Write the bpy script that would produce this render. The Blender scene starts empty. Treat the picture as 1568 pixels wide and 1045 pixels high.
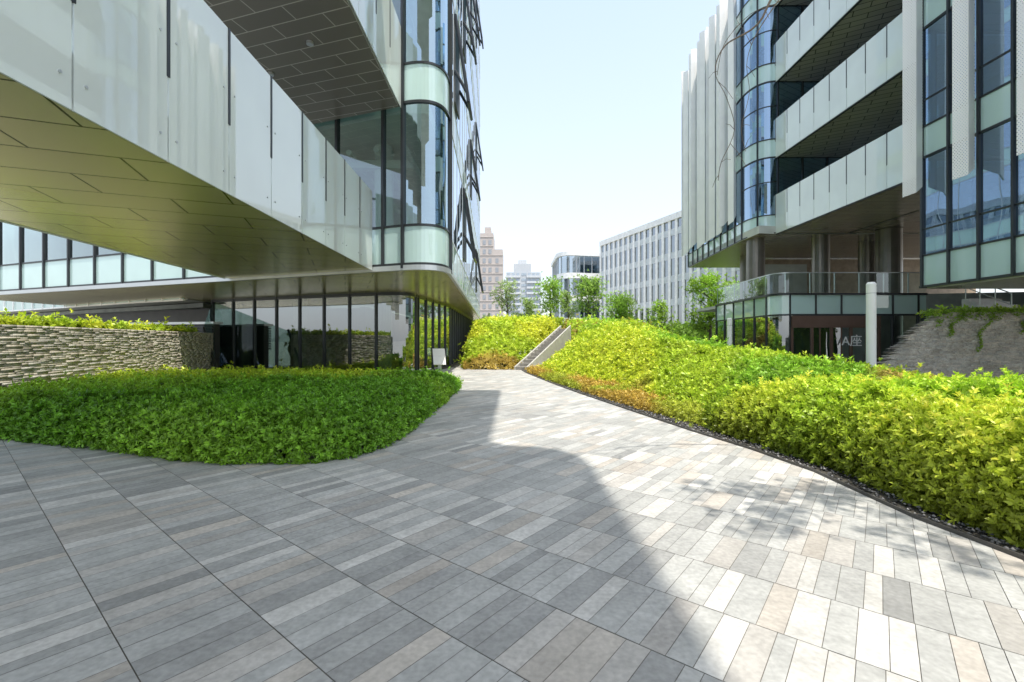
import bpy, math, random
import numpy as np
from mathutils import Vector
random.seed(7); rng=np.random.default_rng(7)
scene=bpy.context.scene
COL=scene.collection

# ------------------------------------------------------------------ helpers
def empty(name):
    o=bpy.data.objects.new(name,None); COL.objects.link(o); return o

class MB:
    def __init__(s): s.v=[]; s.f=[]; s.m=[]
    def add(s,vs,fs,mi):
        n=len(s.v); s.v+= [tuple(p) for p in vs]
        for f in fs: s.f.append(tuple(i+n for i in f)); s.m.append(mi)
    def box(s,x0,x1,y0,y1,z0,z1,mi=0):
        s.add([(x0,y0,z0),(x1,y0,z0),(x1,y1,z0),(x0,y1,z0),(x0,y0,z1),(x1,y0,z1),(x1,y1,z1),(x0,y1,z1)],
              [(0,3,2,1),(4,5,6,7),(0,1,5,4),(1,2,6,5),(2,3,7,6),(3,0,4,7)],mi)
    def prism(s,poly,z0,z1,mi=0,mtop=None,mbot=None):
        n=len(poly)
        a=sum(poly[i][0]*poly[(i+1)%n][1]-poly[(i+1)%n][0]*poly[i][1] for i in range(n))
        if a<0: poly=poly[::-1]
        vs=[(p[0],p[1],z0) for p in poly]+[(p[0],p[1],z1) for p in poly]
        s.add(vs,[tuple(range(n-1,-1,-1))],mi if mbot is None else mbot)
        s.add(vs,[tuple(range(n,2*n))],mi if mtop is None else mtop)
        s.add(vs,[(i,(i+1)%n,n+(i+1)%n,n+i) for i in range(n)],mi)
    def obox(s,p0,p1,o0,o1,z0,z1,mi=0):
        dx,dy=p1[0]-p0[0],p1[1]-p0[1]; L=math.hypot(dx,dy) or 1
        nx,ny=dy/L,-dx/L
        poly=[(p0[0]+nx*o0,p0[1]+ny*o0),(p1[0]+nx*o0,p1[1]+ny*o0),(p1[0]+nx*o1,p1[1]+ny*o1),(p0[0]+nx*o1,p0[1]+ny*o1)]
        s.prism(poly,z0,z1,mi)
    def wall(s,pts,z0,z1,mi=0):
        n=len(pts)
        vs=[(p[0],p[1],z0) for p in pts]+[(p[0],p[1],z1) for p in pts]
        s.add(vs,[(i,i+1,n+i+1,n+i) for i in range(n-1)],mi)
    def band(s,pts,o0,o1,z0,z1,mi=0):
        nr=pnorm(pts); n=len(pts)
        A=[(pts[i][0]+nr[i][0]*o0,pts[i][1]+nr[i][1]*o0) for i in range(n)]
        B=[(pts[i][0]+nr[i][0]*o1,pts[i][1]+nr[i][1]*o1) for i in range(n)]
        vs=[(p[0],p[1],z0) for p in A]+[(p[0],p[1],z0) for p in B]+[(p[0],p[1],z1) for p in A]+[(p[0],p[1],z1) for p in B]
        fs=[]
        for i in range(n-1):
            fs+=[(i,i+1,n+i+1,n+i),(2*n+i,3*n+i,3*n+i+1,2*n+i+1),(n+i,n+i+1,3*n+i+1,3*n+i),(i+1,i,2*n+i,2*n+i+1)]
        fs+=[(0,n,3*n,2*n),(n-1,3*n-1,4*n-1,2*n-1)]
        s.add(vs,fs,mi)
    def cyl(s,x,y,r0,r1,z0,z1,mi=0,n=20):
        vs=[(x+r0*math.cos(2*math.pi*i/n),y+r0*math.sin(2*math.pi*i/n),z0) for i in range(n)]+\
           [(x+r1*math.cos(2*math.pi*i/n),y+r1*math.sin(2*math.pi*i/n),z1) for i in range(n)]
        s.add(vs,[(i,(i+1)%n,n+(i+1)%n,n+i) for i in range(n)]+[tuple(range(n,2*n)),tuple(range(n-1,-1,-1))],mi)
    def tube(s,p0,p1,r0,r1,mi=0,n=6):
        a=Vector(p0);b=Vector(p1);d=(b-a)
        if d.length<1e-6: return
        d.normalize(); u=d.orthogonal().normalized(); w=d.cross(u)
        vs=[]
        for P,r in((a,r0),(b,r1)):
            for i in range(n):
                t=2*math.pi*i/n; vs.append(P+u*(r*math.cos(t))+w*(r*math.sin(t)))
        s.add(vs,[(i,(i+1)%n,n+(i+1)%n,n+i) for i in range(n)]+[tuple(range(n-1,-1,-1)),tuple(range(n,2*n))],mi)
    def build(s,name,mats,parent=None):
        me=bpy.data.meshes.new(name); me.from_pydata(s.v,[],s.f)
        for m in mats: me.materials.append(m)
        me.polygons.foreach_set('material_index',s.m); me.update()
        o=bpy.data.objects.new(name,me); COL.objects.link(o)
        if parent: o.parent=parent
        return o

def pnorm(pts):
    n=len(pts); out=[]
    for i in range(n):
        a=pts[max(0,i-1)]; b=pts[min(n-1,i+1)]
        dx,dy=b[0]-a[0],b[1]-a[1]; L=math.hypot(dx,dy) or 1
        out.append((dy/L,-dx/L))
    return out
def bez(a,b,c,n=14):
    return [((1-t)**2*a[0]+2*t*(1-t)*b[0]+t*t*c[0],(1-t)**2*a[1]+2*t*(1-t)*b[1]+t*t*c[1]) for t in [i/n for i in range(n+1)]]
def along(pts,step,start=0.0):
    out=[]; acc=0; nxt=start
    for i in range(len(pts)-1):
        a,b=pts[i],pts[i+1]; L=math.hypot(b[0]-a[0],b[1]-a[1])
        while nxt<=acc+L+1e-6 and L>0:
            t=(nxt-acc)/L
            out.append(((a[0]+(b[0]-a[0])*t,a[1]+(b[1]-a[1])*t),((b[0]-a[0])/L,(b[1]-a[1])/L))); nxt+=step
        acc+=L
    return out

# ------------------------------------------------------------------ materials
def newmat(name):
    m=bpy.data.materials.new(name); m.use_nodes=True
    nt=m.node_tree; nt.nodes.clear()
    out=nt.nodes.new('ShaderNodeOutputMaterial')
    return m,nt,out
def noisecol(nt,c,var,scale,detail=4):
    tc=nt.nodes.new('ShaderNodeTexCoord'); no=nt.nodes.new('ShaderNodeTexNoise')
    no.inputs['Scale'].default_value=scale; no.inputs['Detail'].default_value=detail
    nt.links.new(tc.outputs['Object'],no.inputs['Vector'])
    mr=nt.nodes.new('ShaderNodeMapRange'); mr.inputs[1].default_value=.3; mr.inputs[2].default_value=.7
    mr.inputs[3].default_value=1-var; mr.inputs[4].default_value=1+var
    nt.links.new(no.outputs['Fac'],mr.inputs[0])
    mx=nt.nodes.new('ShaderNodeVectorMath'); mx.operation='SCALE'; mx.inputs[0].default_value=c[:3]
    nt.links.new(mr.outputs[0],mx.inputs['Scale'])
    return mx.outputs[0],no
def pmat(name,c,rough=.6,metal=0,var=.12,scale=2.0,spec=.5):
    m,nt,out=newmat(name); b=nt.nodes.new('ShaderNodeBsdfPrincipled')
    col,no=noisecol(nt,c,var,scale)
    nt.links.new(col,b.inputs['Base Color'])
    b.inputs['Roughness'].default_value=rough; b.inputs['Metallic'].default_value=metal
    b.inputs['Specular IOR Level'].default_value=spec
    nt.links.new(b.outputs[0],out.inputs[0]); return m
def glass(name,tint,base=.18,power=3.0,amt=.7,rough=.0,wob=.02,gcol=(.9,.95,1)):
    m,nt,out=newmat(name)
    tr=nt.nodes.new('ShaderNodeBsdfTransparent'); tr.inputs[0].default_value=(*tint,1)
    gl=nt.nodes.new('ShaderNodeBsdfGlossy'); gl.inputs['Color'].default_value=(*gcol,1); gl.inputs['Roughness'].default_value=rough
    lw=nt.nodes.new('ShaderNodeLayerWeight'); lw.inputs['Blend'].default_value=.5
    p=nt.nodes.new('ShaderNodeMath'); p.operation='POWER'; p.inputs[1].default_value=power
    nt.links.new(lw.outputs['Facing'],p.inputs[0])
    ma=nt.nodes.new('ShaderNodeMath'); ma.operation='MULTIPLY_ADD'; ma.inputs[1].default_value=amt; ma.inputs[2].default_value=base; ma.use_clamp=True
    nt.links.new(p.outputs[0],ma.inputs[0])
    if wob:
        n2=nt.nodes.new('ShaderNodeTexNoise'); n2.inputs['Scale'].default_value=.5; n2.inputs['Detail'].default_value=1
        tc=nt.nodes.new('ShaderNodeTexCoord'); nt.links.new(tc.outputs['Object'],n2.inputs['Vector'])
        bp=nt.nodes.new('ShaderNodeBump'); bp.inputs['Strength'].default_value=.5; bp.inputs['Distance'].default_value=wob
        nt.links.new(n2.outputs['Fac'],bp.inputs['Height']); nt.links.new(bp.outputs[0],gl.inputs['Normal'])
    mx=nt.nodes.new('ShaderNodeMixShader'); nt.links.new(ma.outputs[0],mx.inputs[0])
    nt.links.new(tr.outputs[0],mx.inputs[1]); nt.links.new(gl.outputs[0],mx.inputs[2])
    nt.links.new(mx.outputs[0],out.inputs[0]); return m
def frosted(name,c,transp=.12,refl=.12,tint=(.8,.92,.88)):
    m,nt,out=newmat(name)
    df=nt.nodes.new('ShaderNodeBsdfDiffuse'); tl=nt.nodes.new('ShaderNodeBsdfTranslucent')
    col,_=noisecol(nt,c,.05,.7,2)
    nt.links.new(col,df.inputs[0]); nt.links.new(col,tl.inputs[0])
    a=nt.nodes.new('ShaderNodeMixShader'); a.inputs[0].default_value=.18
    nt.links.new(df.outputs[0],a.inputs[1]); nt.links.new(tl.outputs[0],a.inputs[2])
    tr=nt.nodes.new('ShaderNodeBsdfTransparent'); tr.inputs[0].default_value=(*tint,1)
    b=nt.nodes.new('ShaderNodeMixShader'); b.inputs[0].default_value=transp
    nt.links.new(a.outputs[0],b.inputs[1]); nt.links.new(tr.outputs[0],b.inputs[2])
    gl=nt.nodes.new('ShaderNodeBsdfGlossy'); gl.inputs['Roughness'].default_value=.015
    lw=nt.nodes.new('ShaderNodeLayerWeight'); lw.inputs['Blend'].default_value=.5
    p=nt.nodes.new('ShaderNodeMath'); p.operation='POWER'; p.inputs[1].default_value=2.5
    nt.links.new(lw.outputs['Facing'],p.inputs[0])
    ma=nt.nodes.new('ShaderNodeMath'); ma.operation='MULTIPLY_ADD'; ma.inputs[1].default_value=.6; ma.inputs[2].default_value=refl; ma.use_clamp=True
    nt.links.new(p.outputs[0],ma.inputs[0])
    mx=nt.nodes.new('ShaderNodeMixShader'); nt.links.new(ma.outputs[0],mx.inputs[0])
    nt.links.new(b.outputs[0],mx.inputs[1]); nt.links.new(gl.outputs[0],mx.inputs[2])
    nt.links.new(mx.outputs[0],out.inputs[0]); return m
def soffit(name,c,rough,metal,bw,bh,rot=0,gap=.02,gapc=(.02,.02,.02)):
    m,nt,out=newmat(name); b=nt.nodes.new('ShaderNodeBsdfPrincipled')
    tc=nt.nodes.new('ShaderNodeTexCoord'); mp=nt.nodes.new('ShaderNodeMapping'); mp.inputs['Rotation'].default_value=(0,0,rot)
    nt.links.new(tc.outputs['Object'],mp.inputs[0])
    br=nt.nodes.new('ShaderNodeTexBrick'); br.inputs['Scale'].default_value=1; br.inputs['Brick Width'].default_value=bw; br.inputs['Row Height'].default_value=bh
    br.inputs['Mortar Size'].default_value=gap; br.inputs['Mortar Smooth'].default_value=0
    br.inputs['Color1'].default_value=(*c,1); br.inputs['Color2'].default_value=(c[0]*.88,c[1]*.88,c[2]*.88,1); br.inputs['Mortar'].default_value=(*gapc,1)
    nt.links.new(mp.outputs[0],br.inputs[0]); nt.links.new(br.outputs[0],b.inputs['Base Color'])
    b.inputs['Roughness'].default_value=rough; b.inputs['Metallic'].default_value=metal
    bp=nt.nodes.new('ShaderNodeBump'); bp.inputs['Strength'].default_value=.4; bp.inputs['Distance'].default_value=.01; bp.invert=True
    nt.links.new(br.outputs['Fac'],bp.inputs['Height']); nt.links.new(bp.outputs[0],b.inputs['Normal'])
    nt.links.new(b.outputs[0],out.inputs[0]); return m
def attrmat(name,rough=.6,trans=.3,nscale=0,spec=.4,nvar=.2,bump=0):
    m,nt,out=newmat(name); b=nt.nodes.new('ShaderNodeBsdfPrincipled')
    at=nt.nodes.new('ShaderNodeAttribute'); at.attribute_name='Col'
    src=at.outputs['Color']
    if nscale:
        tc=nt.nodes.new('ShaderNodeTexCoord')
        prev=src
        for sc,vr in((nscale,nvar),(nscale*9,nvar*.8),(nscale*60,nvar*.9)):
            no=nt.nodes.new('ShaderNodeTexNoise'); no.inputs['Scale'].default_value=sc; no.inputs['Detail'].default_value=5
            nt.links.new(tc.outputs['Object'],no.inputs[0])
            mr=nt.nodes.new('ShaderNodeMapRange'); mr.inputs[1].default_value=.3; mr.inputs[2].default_value=.7; mr.inputs[3].default_value=1-vr; mr.inputs[4].default_value=1+vr
            nt.links.new(no.outputs[0],mr.inputs[0])
            vm=nt.nodes.new('ShaderNodeVectorMath'); vm.operation='SCALE'
            nt.links.new(prev,vm.inputs[0]); nt.links.new(mr.outputs[0],vm.inputs['Scale']); prev=vm.outputs[0]
        src=prev
        if bump:
            bp=nt.nodes.new('ShaderNodeBump'); bp.inputs['Strength'].default_value=bump; bp.inputs['Distance'].default_value=.01
            nt.links.new(no.outputs[0],bp.inputs['Height']); nt.links.new(bp.outputs[0],b.inputs['Normal'])
    nt.links.new(src,b.inputs['Base Color']); b.inputs['Roughness'].default_value=rough
    b.inputs['Specular IOR Level'].default_value=spec
    if trans:
        tl=nt.nodes.new('ShaderNodeBsdfTranslucent'); nt.links.new(src,tl.inputs[0])
        mx=nt.nodes.new('ShaderNodeMixShader'); mx.inputs[0].default_value=trans
        nt.links.new(b.outputs[0],mx.inputs[1]); nt.links.new(tl.outputs[0],mx.inputs[2]); nt.links.new(mx.outputs[0],out.inputs[0])
    else: nt.links.new(b.outputs[0],out.inputs[0])
    return m
def perfmat(name):
    m,nt,out=newmat(name); b=nt.nodes.new('ShaderNodeBsdfPrincipled'); b.inputs['Base Color'].default_value=(.88,.88,.87,1); b.inputs['Roughness'].default_value=.4
    tc=nt.nodes.new('ShaderNodeTexCoord'); sp=nt.nodes.new('ShaderNodeSeparateXYZ'); nt.links.new(tc.outputs['Object'],sp.inputs[0])
    def sn(sock,k):
        a=nt.nodes.new('ShaderNodeMath'); a.operation='MULTIPLY'; a.inputs[1].default_value=k; nt.links.new(sock,a.inputs[0])
        s_=nt.nodes.new('ShaderNodeMath'); s_.operation='SINE'; nt.links.new(a.outputs[0],s_.inputs[0]); return s_.outputs[0]
    xy=nt.nodes.new('ShaderNodeMath'); xy.operation='SUBTRACT'; nt.links.new(sp.outputs[0],xy.inputs[0]); nt.links.new(sp.outputs[1],xy.inputs[1])
    mu=nt.nodes.new('ShaderNodeMath'); mu.operation='MULTIPLY'; nt.links.new(sn(xy.outputs[0],70),mu.inputs[0]); nt.links.new(sn(sp.outputs[2],62),mu.inputs[1])
    gt=nt.nodes.new('ShaderNodeMath'); gt.operation='GREATER_THAN'; gt.inputs[1].default_value=.62; nt.links.new(mu.outputs[0],gt.inputs[0])
    tr=nt.nodes.new('ShaderNodeBsdfTransparent'); mx=nt.nodes.new('ShaderNodeMixShader')
    nt.links.new(gt.outputs[0],mx.inputs[0]); nt.links.new(b.outputs[0],mx.inputs[1]); nt.links.new(tr.outputs[0],mx.inputs[2])
    nt.links.new(mx.outputs[0],out.inputs[0]); return m

M_glassclear=glass('clear_glass',(.62,.82,.77),.2,2.6,.75)
M_glasscorner=glass('corner_glass',(.60,.82,.84),.42,2.0,.55,wob=.03,gcol=(.78,.93,1))
M_glassdark=glass('dark_glass',(.36,.52,.53),.24,2.4,.7)
M_glassblue=glass('blue_glass',(.36,.58,.76),.45,2.0,.5,gcol=(.62,.80,1))
M_glassside=glass('side_glass',(.45,.6,.7),.5,2.0,.45,gcol=(.85,.93,1))
M_glassground=glass('ground_glass',(.32,.46,.40),.30,2.2,.6,wob=.01)
M_rail=glass('rail_glass',(.8,.9,.87),.1,2.5,.5,wob=0)
M_frost=frosted('frosted_glass',(.88,.94,.91),.05,.12)
M_frost2=frosted('frosted_glass_spandrel',(.64,.86,.83),.04,.14)
M_frame=pmat('dark_aluminium_frame',(.05,.055,.06),.35,.6,.1)
M_silver=pmat('silver_aluminium',(.55,.57,.58),.35,.7,.05)
M_white=pmat('white_aluminium',(.9,.9,.89),.45,0,.05,1.0)
M_perf=perfmat('perforated_white_metal')
M_conc=pmat('interior_concrete',(.5,.51,.48),.8,0,.1)
M_inter=pmat('interior_wall',(.27,.29,.28),.8,0,.2)
M_dark=pmat('dark_recess',(.05,.052,.054),.5,0,.2)
M_brz=soffit('bronze_soffit_panels',(.78,.71,.44),.25,.6,1.5,.75,rot=-.35,gap=.012,gapc=(.08,.07,.04))
M_brown=soffit('brown_soffit_panels',(.20,.18,.155),.35,.35,1.2,.38,rot=.3,gap=.010,gapc=(.5,.47,.42))
M_soft=soffit('terrace_soffit_panels',(.50,.49,.46),.3,.4,1.2,.4,rot=.5,gap=.02,gapc=(.05,.05,.05))
M_entry=soffit('under_soffit_panels',(.48,.43,.36),.25,.5,2.4,.5,rot=0,gap=.012)

# ------------------------------------------------------------------ numpy mesh
def npmesh(name,V,F,mats,cols=None,mi=None,parent=None):
    me=bpy.data.meshes.new(name); k=F.shape[1]
    me.vertices.add(len(V)); me.vertices.foreach_set('co',V.astype(np.float32).ravel())
    me.loops.add(F.size); me.loops.foreach_set('vertex_index',F.astype(np.int32).ravel())
    me.polygons.add(len(F)); me.polygons.foreach_set('loop_start',(np.arange(len(F))*k).astype(np.int32))
    try: me.polygons.foreach_set('loop_total',np.full(len(F),k,dtype=np.int32))
    except Exception: pass
    for m in mats: me.materials.append(m)
    if mi is not None: me.polygons.foreach_set('material_index',mi.astype(np.int32))
    if cols is not None:
        a=me.color_attributes.new('Col','FLOAT_COLOR','POINT')
        c=np.ones((len(V),4),dtype=np.float32); c[:,:3]=np.minimum(cols,.85); a.data.foreach_set('color',c.ravel())
    me.update(calc_edges=True); me.validate()
    o=bpy.data.objects.new(name,me); COL.objects.link(o)
    if parent: o.parent=parent
    return o
_L=rng.random((64,64))
def vnoise(x,y,s):
    x=np.asarray(x)*s+100.3; y=np.asarray(y)*s+100.7
    xi=np.floor(x).astype(int); yi=np.floor(y).astype(int); fx=x-xi; fy=y-yi
    fx=fx*fx*(3-2*fx); fy=fy*fy*(3-2*fy)
    g=lambda a,b:_L[a%64,b%64]
    return (g(xi,yi)*(1-fx)+g(xi+1,yi)*fx)*(1-fy)+(g(xi,yi+1)*(1-fx)+g(xi+1,yi+1)*fx)*fy
def polydist(poly,x,y):
    P=np.array(poly); n=len(P); ins=np.zeros(x.shape,bool); d=np.full(x.shape,1e9)
    for i in range(n):
        a=P[i]; b=P[(i+1)%n]
        c=((a[1]>y)!=(b[1]>y))&(x<(b[0]-a[0])*(y-a[1])/((b[1]-a[1])+1e-12)+a[0]); ins^=c
        e=b-a; t=np.clip(((x-a[0])*e[0]+(y-a[1])*e[1])/(e@e),0,1)
        d=np.minimum(d,np.hypot(x-a[0]-t*e[0],y-a[1]-t*e[1]))
    return np.where(ins,d,-d)
def rosettes(P,A,n,size,col,wr=.42,spread=(.5,1.35)):
    N=len(P); A=A/np.linalg.norm(A,axis=1,keepdims=True)
    ref=np.where(np.abs(A[:,2:3])<.9,np.array([[0,0,1.]]),np.array([[1.,0,0]]))
    U=np.cross(A,ref); U/=np.linalg.norm(U,axis=1,keepdims=True); W=np.cross(A,U)
    P=np.repeat(P,n,0);A=np.repeat(A,n,0);U=np.repeat(U,n,0);W=np.repeat(W,n,0)
    S=np.repeat(size,n)*rng.uniform(.65,1.2,N*n); C=np.repeat(col,n,0)*rng.uniform(.75,1.25,(N*n,1))
    ph=np.tile(np.arange(n)*2.4,N)+np.repeat(rng.uniform(0,6.28,N),n)+rng.uniform(-.3,.3,N*n)
    th=rng.uniform(spread[0],spread[1],N*n)
    R=U*np.cos(ph)[:,None]+W*np.sin(ph)[:,None]
    D=A*np.cos(th)[:,None]+R*np.sin(th)[:,None]
    Sd=np.cross(D,A); Sd/=np.linalg.norm(Sd,axis=1,keepdims=True)+1e-9
    B=P-A*(S*rng.uniform(0,.9,N*n))[:,None]
    S1=S[:,None]
    up=np.cross(Sd,D)
    p0=B; p1=B+D*S1*.55+Sd*S1*wr*.5+up*S1*.05; p2=B+D*S1-up*S1*.08; p3=B+D*S1*.55-Sd*S1*wr*.5+up*S1*.05
    V=np.stack([p0,p1,p2,p3],1).reshape(-1,3); F=np.arange(len(V)).reshape(-1,4)
    return V,F,np.repeat(C,4,0)
M_leaf=attrmat('leaf',.40,.35,0,.4)
M_under=attrmat('bed_under_foliage',.9,0,2.0,.1,.4)
def bed(name,poly,H,edge,colfn,smin=.05,sk=.005,nl=7,dens=1.5,grid=.12,bump=.05,side=True):
    P=np.array(poly,float); x0,y0=P.min(0); x1,y1=P.max(0)
    def F(x,y,sh=0.0):
        d=polydist(poly,x,y)-sh; e=np.clip(d/edge,0,1)
        return H(x,y)*np.sqrt(1-(1-e)**2)+((vnoise(x,y,2.7)-.5)*bump*2+(vnoise(x,y,7)-.5)*bump)*e
    s0=smin+sk*max(max(y0,0),1.5)
    area=(x1-x0)*(y1-y0)
    Nc=int(min(area*dens/s0**2*2.0,3500000))
    x=rng.uniform(x0,x1,Nc); y=rng.uniform(y0,y1,Nc); size=smin+sk*np.hypot(x,y)
    prob=dens/size**2*area/Nc
    k=rng.random(Nc)<np.minimum(prob*3.0,1); x,y,size=[q[k] for q in(x,y,size)]
    d=polydist(poly,x,y); k=d>.02; x,y,size=[q[k] for q in(x,y,size)]
    e=.04; z=F(x,y); gx=np.clip((F(x+e,y)-z)/e,-4,4); gy=np.clip((F(x,y+e)-z)/e,-4,4)
    st=np.minimum(np.sqrt(1+gx*gx+gy*gy),3.0)
    ok=rng.random(len(x))<st/3.0
    x,y,z,gx,gy,size=[q[ok] for q in(x,y,z,gx,gy,size)]
    A=np.stack([-gx,-gy,np.ones_like(gx)*1.2],1); A/=np.linalg.norm(A,axis=1,keepdims=True); A+=rng.normal(0,.42,(len(x),3))
    if side:
        sx=[];sy=[];sz=[];sn=[]
        n=len(P); ar=sum(P[i][0]*P[(i+1)%n][1]-P[(i+1)%n][0]*P[i][1] for i in range(n))
        for i in range(n):
            a=P[i]; b=P[(i+1)%n]; ed=b-a; L=np.linalg.norm(ed); mid=(a+b)/2; s=smin+sk*np.hypot(*mid)
            hh=float(H(np.array([mid[0]]),np.array([mid[1]]))[0]); m=int(L*min(hh,.8)*dens*1.5/s**2*.8)
            if m<1: continue
            t=rng.random(m); nn=np.array([ed[1],-ed[0]])/L*(1 if ar>0 else -1)
            zf=rng.random(m)**1.2; ins=edge*(1-np.sqrt(np.clip(1-(zf*.9)**2,0,1)))-rng.uniform(-.03,.06,m)-.05*np.clip(vnoise((a[0]+ed[0]*t),(a[1]+ed[1]*t),2.2)-.4,0,1)
            q=a+ed*t[:,None]-nn*(ins)[:,None]; sx.append(q[:,0]); sy.append(q[:,1]); sz.append(zf*.85*H(q[:,0],q[:,1])+.02); sn.append(np.tile([nn[0],nn[1],.55],(m,1)))
        sx,sy,sz=map(np.concatenate,(sx,sy,sz)); sn=np.concatenate(sn)+rng.normal(0,.35,(len(sx),3))
        x=np.concatenate([x,sx]); y=np.concatenate([y,sy]); z=np.concatenate([z,sz]); A=np.concatenate([A,sn]); size=np.concatenate([size,smin+sk*np.hypot(sx,sy)])
    hj=rng.exponential(.38,len(x))*size-size*.35
    Pn=np.stack([x,y,z],1)+A*hj[:,None]; Pn[:,2]=np.maximum(Pn[:,2],.03)
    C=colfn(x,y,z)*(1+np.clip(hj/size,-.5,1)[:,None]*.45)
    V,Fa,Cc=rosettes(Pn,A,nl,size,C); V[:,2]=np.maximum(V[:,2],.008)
    nx=int((x1-x0)/grid)+2; ny=int((y1-y0)/grid)+2
    gxx,gyy=np.meshgrid(np.linspace(x0,x1,nx),np.linspace(y0,y1,ny)); fx=gxx.ravel();fy=gyy.ravel()
    d=polydist(poly,fx,fy); fz=np.where(d>.08,np.maximum(F(fx,fy,.08)-.05,.008),.008)
    idx=np.arange(nx*ny).reshape(ny,nx); Q=np.stack([idx[:-1,:-1],idx[:-1,1:],idx[1:,1:],idx[1:,:-1]],-1).reshape(-1,4)
    Q=Q[(d[Q]>0).all(1)]
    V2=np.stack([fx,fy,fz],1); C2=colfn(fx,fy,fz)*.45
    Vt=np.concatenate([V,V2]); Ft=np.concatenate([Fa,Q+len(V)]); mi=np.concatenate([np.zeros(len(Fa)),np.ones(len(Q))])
    print(name,'leaves',len(Fa))
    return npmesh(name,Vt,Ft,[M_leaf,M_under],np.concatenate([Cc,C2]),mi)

# ------------------------------------------------------------------ world, sun, camera
S=Vector((.25,-.30,1.0)).normalized()
w=bpy.data.worlds.new('World'); scene.world=w; w.use_nodes=True
nt=w.node_tree; bg=nt.nodes['Background']; sky=nt.nodes.new('ShaderNodeTexSky'); sky.sky_type='NISHITA'
sky.sun_disc=False; sky.sun_elevation=math.asin(S.z); sky.sun_rotation=math.atan2(S.x,S.y)
sky.air_density=1.0; sky.dust_density=3.5; sky.ozone_density=1.2
tc=nt.nodes.new('ShaderNodeTexCoord'); sp=nt.nodes.new('ShaderNodeSeparateXYZ'); nt.links.new(tc.outputs['Generated'],sp.inputs[0])
rp=nt.nodes.new('ShaderNodeValToRGB'); rp.color_ramp.elements[0].position=0; rp.color_ramp.elements[0].color=(.86,.885,.905,1)
rp.color_ramp.elements[1].position=.62; rp.color_ramp.elements[1].color=(.55,.66,.79,1)
e3=rp.color_ramp.elements.new(1.0); e3.color=(.82,.83,.84,1)
nt.links.new(sp.outputs[2],rp.inputs[0])
sc=nt.nodes.new('ShaderNodeVectorMath'); sc.operation='SCALE'; sc.inputs['Scale'].default_value=6.3; nt.links.new(rp.outputs[0],sc.inputs[0])
ad=nt.nodes.new('ShaderNodeVectorMath'); ad.operation='ADD'; nt.links.new(sky.outputs[0],ad.inputs[0]); nt.links.new(sc.outputs[0],ad.inputs[1])
nt.links.new(ad.outputs[0],bg.inputs[0]); bg.inputs[1].default_value=.15
sl=bpy.data.lights.new('sun','SUN'); sl.energy=5.0; sl.angle=math.radians(.5); sl.color=(1,.93,.82)
so=bpy.data.objects.new('sun',sl); COL.objects.link(so); so.rotation_euler=S.to_track_quat('Z','Y').to_euler(); so.location=(5,-6,40)
cd=bpy.data.cameras.new('camera'); cam=bpy.data.objects.new('camera',cd); COL.objects.link(cam)
cam.location=(0,0,1.4); cam.rotation_euler=(math.radians(90),0,0); cd.lens=16.07; cd.sensor_width=36; cd.clip_end=3000; cd.clip_start=.05
scene.camera=cam
scene.view_settings.view_transform='Standard'; scene.view_settings.look='None'; scene.view_settings.exposure=0

# ------------------------------------------------------------------ ground
g=MB(); g.add([(-1500,-1500,-.02),(1500,-1500,-.02),(1500,1500,-.02),(-1500,1500,-.02)],[(0,1,2,3)],0)
g.build('ground',[pmat('ground_paved',(.36,.36,.33),.9,0,.2,.2)])
u=np.array([.628,.778]); v=np.array([-.778,.628])
Vp=[];Fp=[];Cp=[]
Lp=.5
for iu in range(-40,70):
    vv=-24.0+random.random()*.1
    tone=random.uniform(.96,1.04)
    while vv<26:
        wd=random.choice([.08,.10,.12,.12,.15])
        c=u*(iu*Lp+Lp/2)+v*(vv+wd/2)
        if -13<c[0]<13 and -9<c[1]<24.5 and (c[0]<5.2 or c[1]<1):
            a=iu*Lp+.0025; b=(iu+1)*Lp-.0025; d0=vv+.0016; d1=vv+wd-.0016
            z=.006+random.random()*.001
            n=len(Vp)
            for (p,q) in((a,d0),(b,d0),(b,d1),(a,d1)):
                P=u*p+v*q; Vp.append((P[0],P[1],z))
            Fp.append((n,n+1,n+2,n+3))
            r=random.random()
            base=random.gauss(.42,.026)*tone
            if r<.12: col=(base*.78,base*.79,base*.77)
            elif r<.22: col=(base*1.10,base*1.03,base*.93)
            elif r<.36: col=(base*1.04,base*1.01,base*.95)
            elif r<.50: col=(base*1.28,base*1.27,base*1.21)
            else: col=(base*.97,base*.985,base*.955)
            Cp+= [col]*4
        vv+=wd
M_pave=attrmat('stone_paving_planks',.6,0,.6,.35,.14,.2)
npmesh('paving',np.array(Vp),np.array(Fp),[M_pave],np.array(Cp))
g=MB(); g.add([(-14,-10,.002),(12.8,-10,.002),(12.8,25,.002),(-14,25,.002)],[(0,1,2,3)],0)
g.build('paving_joint_bed',[pmat('mortar',(.17,.16,.145),.9,0,.2)])

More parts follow.
